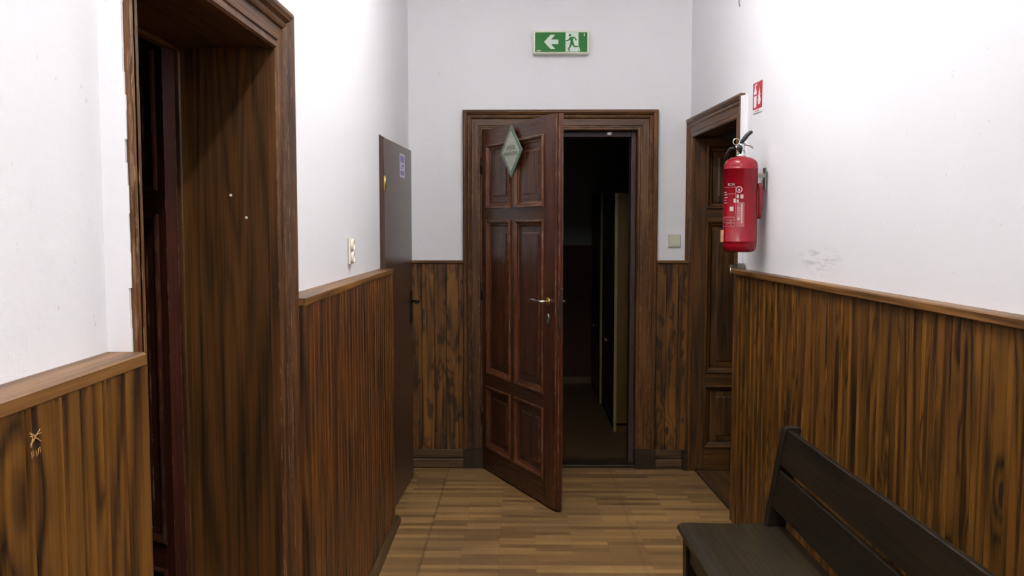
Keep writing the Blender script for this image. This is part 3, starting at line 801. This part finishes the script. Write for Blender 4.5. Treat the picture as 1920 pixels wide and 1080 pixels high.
# local: x across from the front edge to the wall, y negative towards the camera
BL = 1.85
b = MB()
pr = [(.012, .418), (.0, .432), (.004, .446), (.018, .452), (.05, .4535), (.12, .450), (.22, .4485), (.31, .4505), (.375, .455), (.375, .425), (.03, .418)]
b.poly_prism(pr, 'y', -BL, 0, 'y'); b.build('seat', M['seat'], bn, .003)
b = MB(); b.bev(.03, .052, -BL+.06, -.06, .335, .42, .003, 'y', 'y'); b.build('apron', M['bench'], bn)
for yy in (-.075, -BL+.02):
    b = MB(); b.poly_prism([(.024, 0), (.074, 0), (.074, .42), (.018, .42)], 'y', yy, yy+.055); b.build('leg', M['bench'], bn, .003)
    # rear post: straight leg below, leaning back above the seat
    b = MB(); b.poly_prism([(.312, 0), (.375, 0), (.378, .44), (.428, .80), (.423, .808), (.374, .808), (.368, .802), (.310, .45)], 'y', yy+.028, yy+.068); b.build('rear_post', M['bench'], bn, .003)
    b = MB(); b.box(.06, .34, yy+.012, yy+.04, .12, .165, 'x'); b.build('stretcher', M['bench'], bn, .003)
def rail(z0, z1, nm):
    f = lambda z: .333 + (z-.45)*(.392-.333)/.35
    b = MB(); o = -.018
    b.poly_prism([(f(z0)+o, z0), (f(z0)+o+.022, z0-.003), (f(z1)+o+.026, z1-.004), (f(z1)+o+.004, z1)], 'y', -BL+.02, -.030, 'y')
    b.build(nm, M['bench'], bn, .003)
rail(.675, .80, 'top_rail'); rail(.525, .655, 'lower_rail')

# ------------------------------------------------------------------ wardrobes in the dim room
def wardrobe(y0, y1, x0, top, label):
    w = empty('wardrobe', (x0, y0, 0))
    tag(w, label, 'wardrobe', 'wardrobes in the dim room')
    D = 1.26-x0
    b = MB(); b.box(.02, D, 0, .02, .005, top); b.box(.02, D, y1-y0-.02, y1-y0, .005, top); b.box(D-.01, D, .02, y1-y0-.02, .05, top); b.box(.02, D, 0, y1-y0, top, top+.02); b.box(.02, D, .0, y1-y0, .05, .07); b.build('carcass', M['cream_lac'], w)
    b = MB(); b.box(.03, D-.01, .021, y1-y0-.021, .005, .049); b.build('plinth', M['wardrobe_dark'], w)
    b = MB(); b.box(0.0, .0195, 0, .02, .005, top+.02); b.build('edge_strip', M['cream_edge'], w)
    n = 2; ww = (y1-y0-.022)/n
    for k in range(n):
        a = .022+k*ww
        b = MB(); b.bev(0, .018, a+.002, a+ww-.002, .055, top+.015, .002, 'z'); d = b.build('door', M['wardrobe_dark'], w)
        yk = a+ww-.04 if k == 0 else a+.04
        b = MB(); b.lathe([(.0001, -.022), (.008, -.022), (.010, -.016), (.006, -.006), (.006, 0), (.0001, 0)], (0, yk, .62), 16, 'x'); b.build('knob', M['brass'], d)
    return w
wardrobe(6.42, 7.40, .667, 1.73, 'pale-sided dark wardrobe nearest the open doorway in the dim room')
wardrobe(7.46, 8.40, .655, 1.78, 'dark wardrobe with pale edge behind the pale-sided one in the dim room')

# ------------------------------------------------------------------ ceiling lamps (above the frame) and their light
def lamp(y0, y1, x, label, tube='tube'):
    l = empty('ceiling_lamp', (x, (y0+y1)/2, CEIL))
    tag(l, label, 'lamp', 'ceiling lamps of the corridor')
    h = (y1-y0)/2
    b = MB(); b.bev(-.05, .05, -h-.04, h+.04, -.06, -.001, .008, 'y'); b.build('housing', M['lamp_white'], l)
    b = MB(); b.tube([(0, -h, -.13), (0, h, -.13)], .028, 14); b.build('tube', M[tube], l)
    for s in (-1, 1):
        b = MB(); b.box(-.02, .02, s*h-.012, s*h+.012, -.14, -.055); b.build('holder', M['lamp_white'], l)
lamp(2.6, 3.8, .17, 'white tube lamp on the ceiling over the far half of corridor')
lamp(-.6, .6, .17, 'white tube lamp on the ceiling over the near half of corridor', 'tube_new')

w = bpy.data.worlds.new('World'); S.world = w; w.use_nodes = True
w.node_tree.nodes['Background'].inputs[0].default_value = (.02, .02, .022, 1); w.node_tree.nodes['Background'].inputs[1].default_value = .2

# ------------------------------------------------------------------ camera
F = 1660.0
pt = math.atan(118/F); yw = math.atan(20/F)
fwd = Vector((-math.sin(yw)*math.cos(pt), math.cos(yw)*math.cos(pt), -math.sin(pt)))
cam = bpy.data.cameras.new('camera'); co = bpy.data.objects.new('camera', cam); COL.objects.link(co)
cam.sensor_width = 36; cam.lens = 36*F/1920; cam.clip_start = .05; cam.clip_end = 60
co.location = (0, 0, 1.52); co.rotation_euler = fwd.to_track_quat('-Z', 'Y').to_euler()
S.camera = co
vs = S.view_settings
vs.view_transform = 'Standard'; vs.look = 'None'; vs.gamma = 1; vs.exposure = 1.25; vs.use_curve_mapping = False
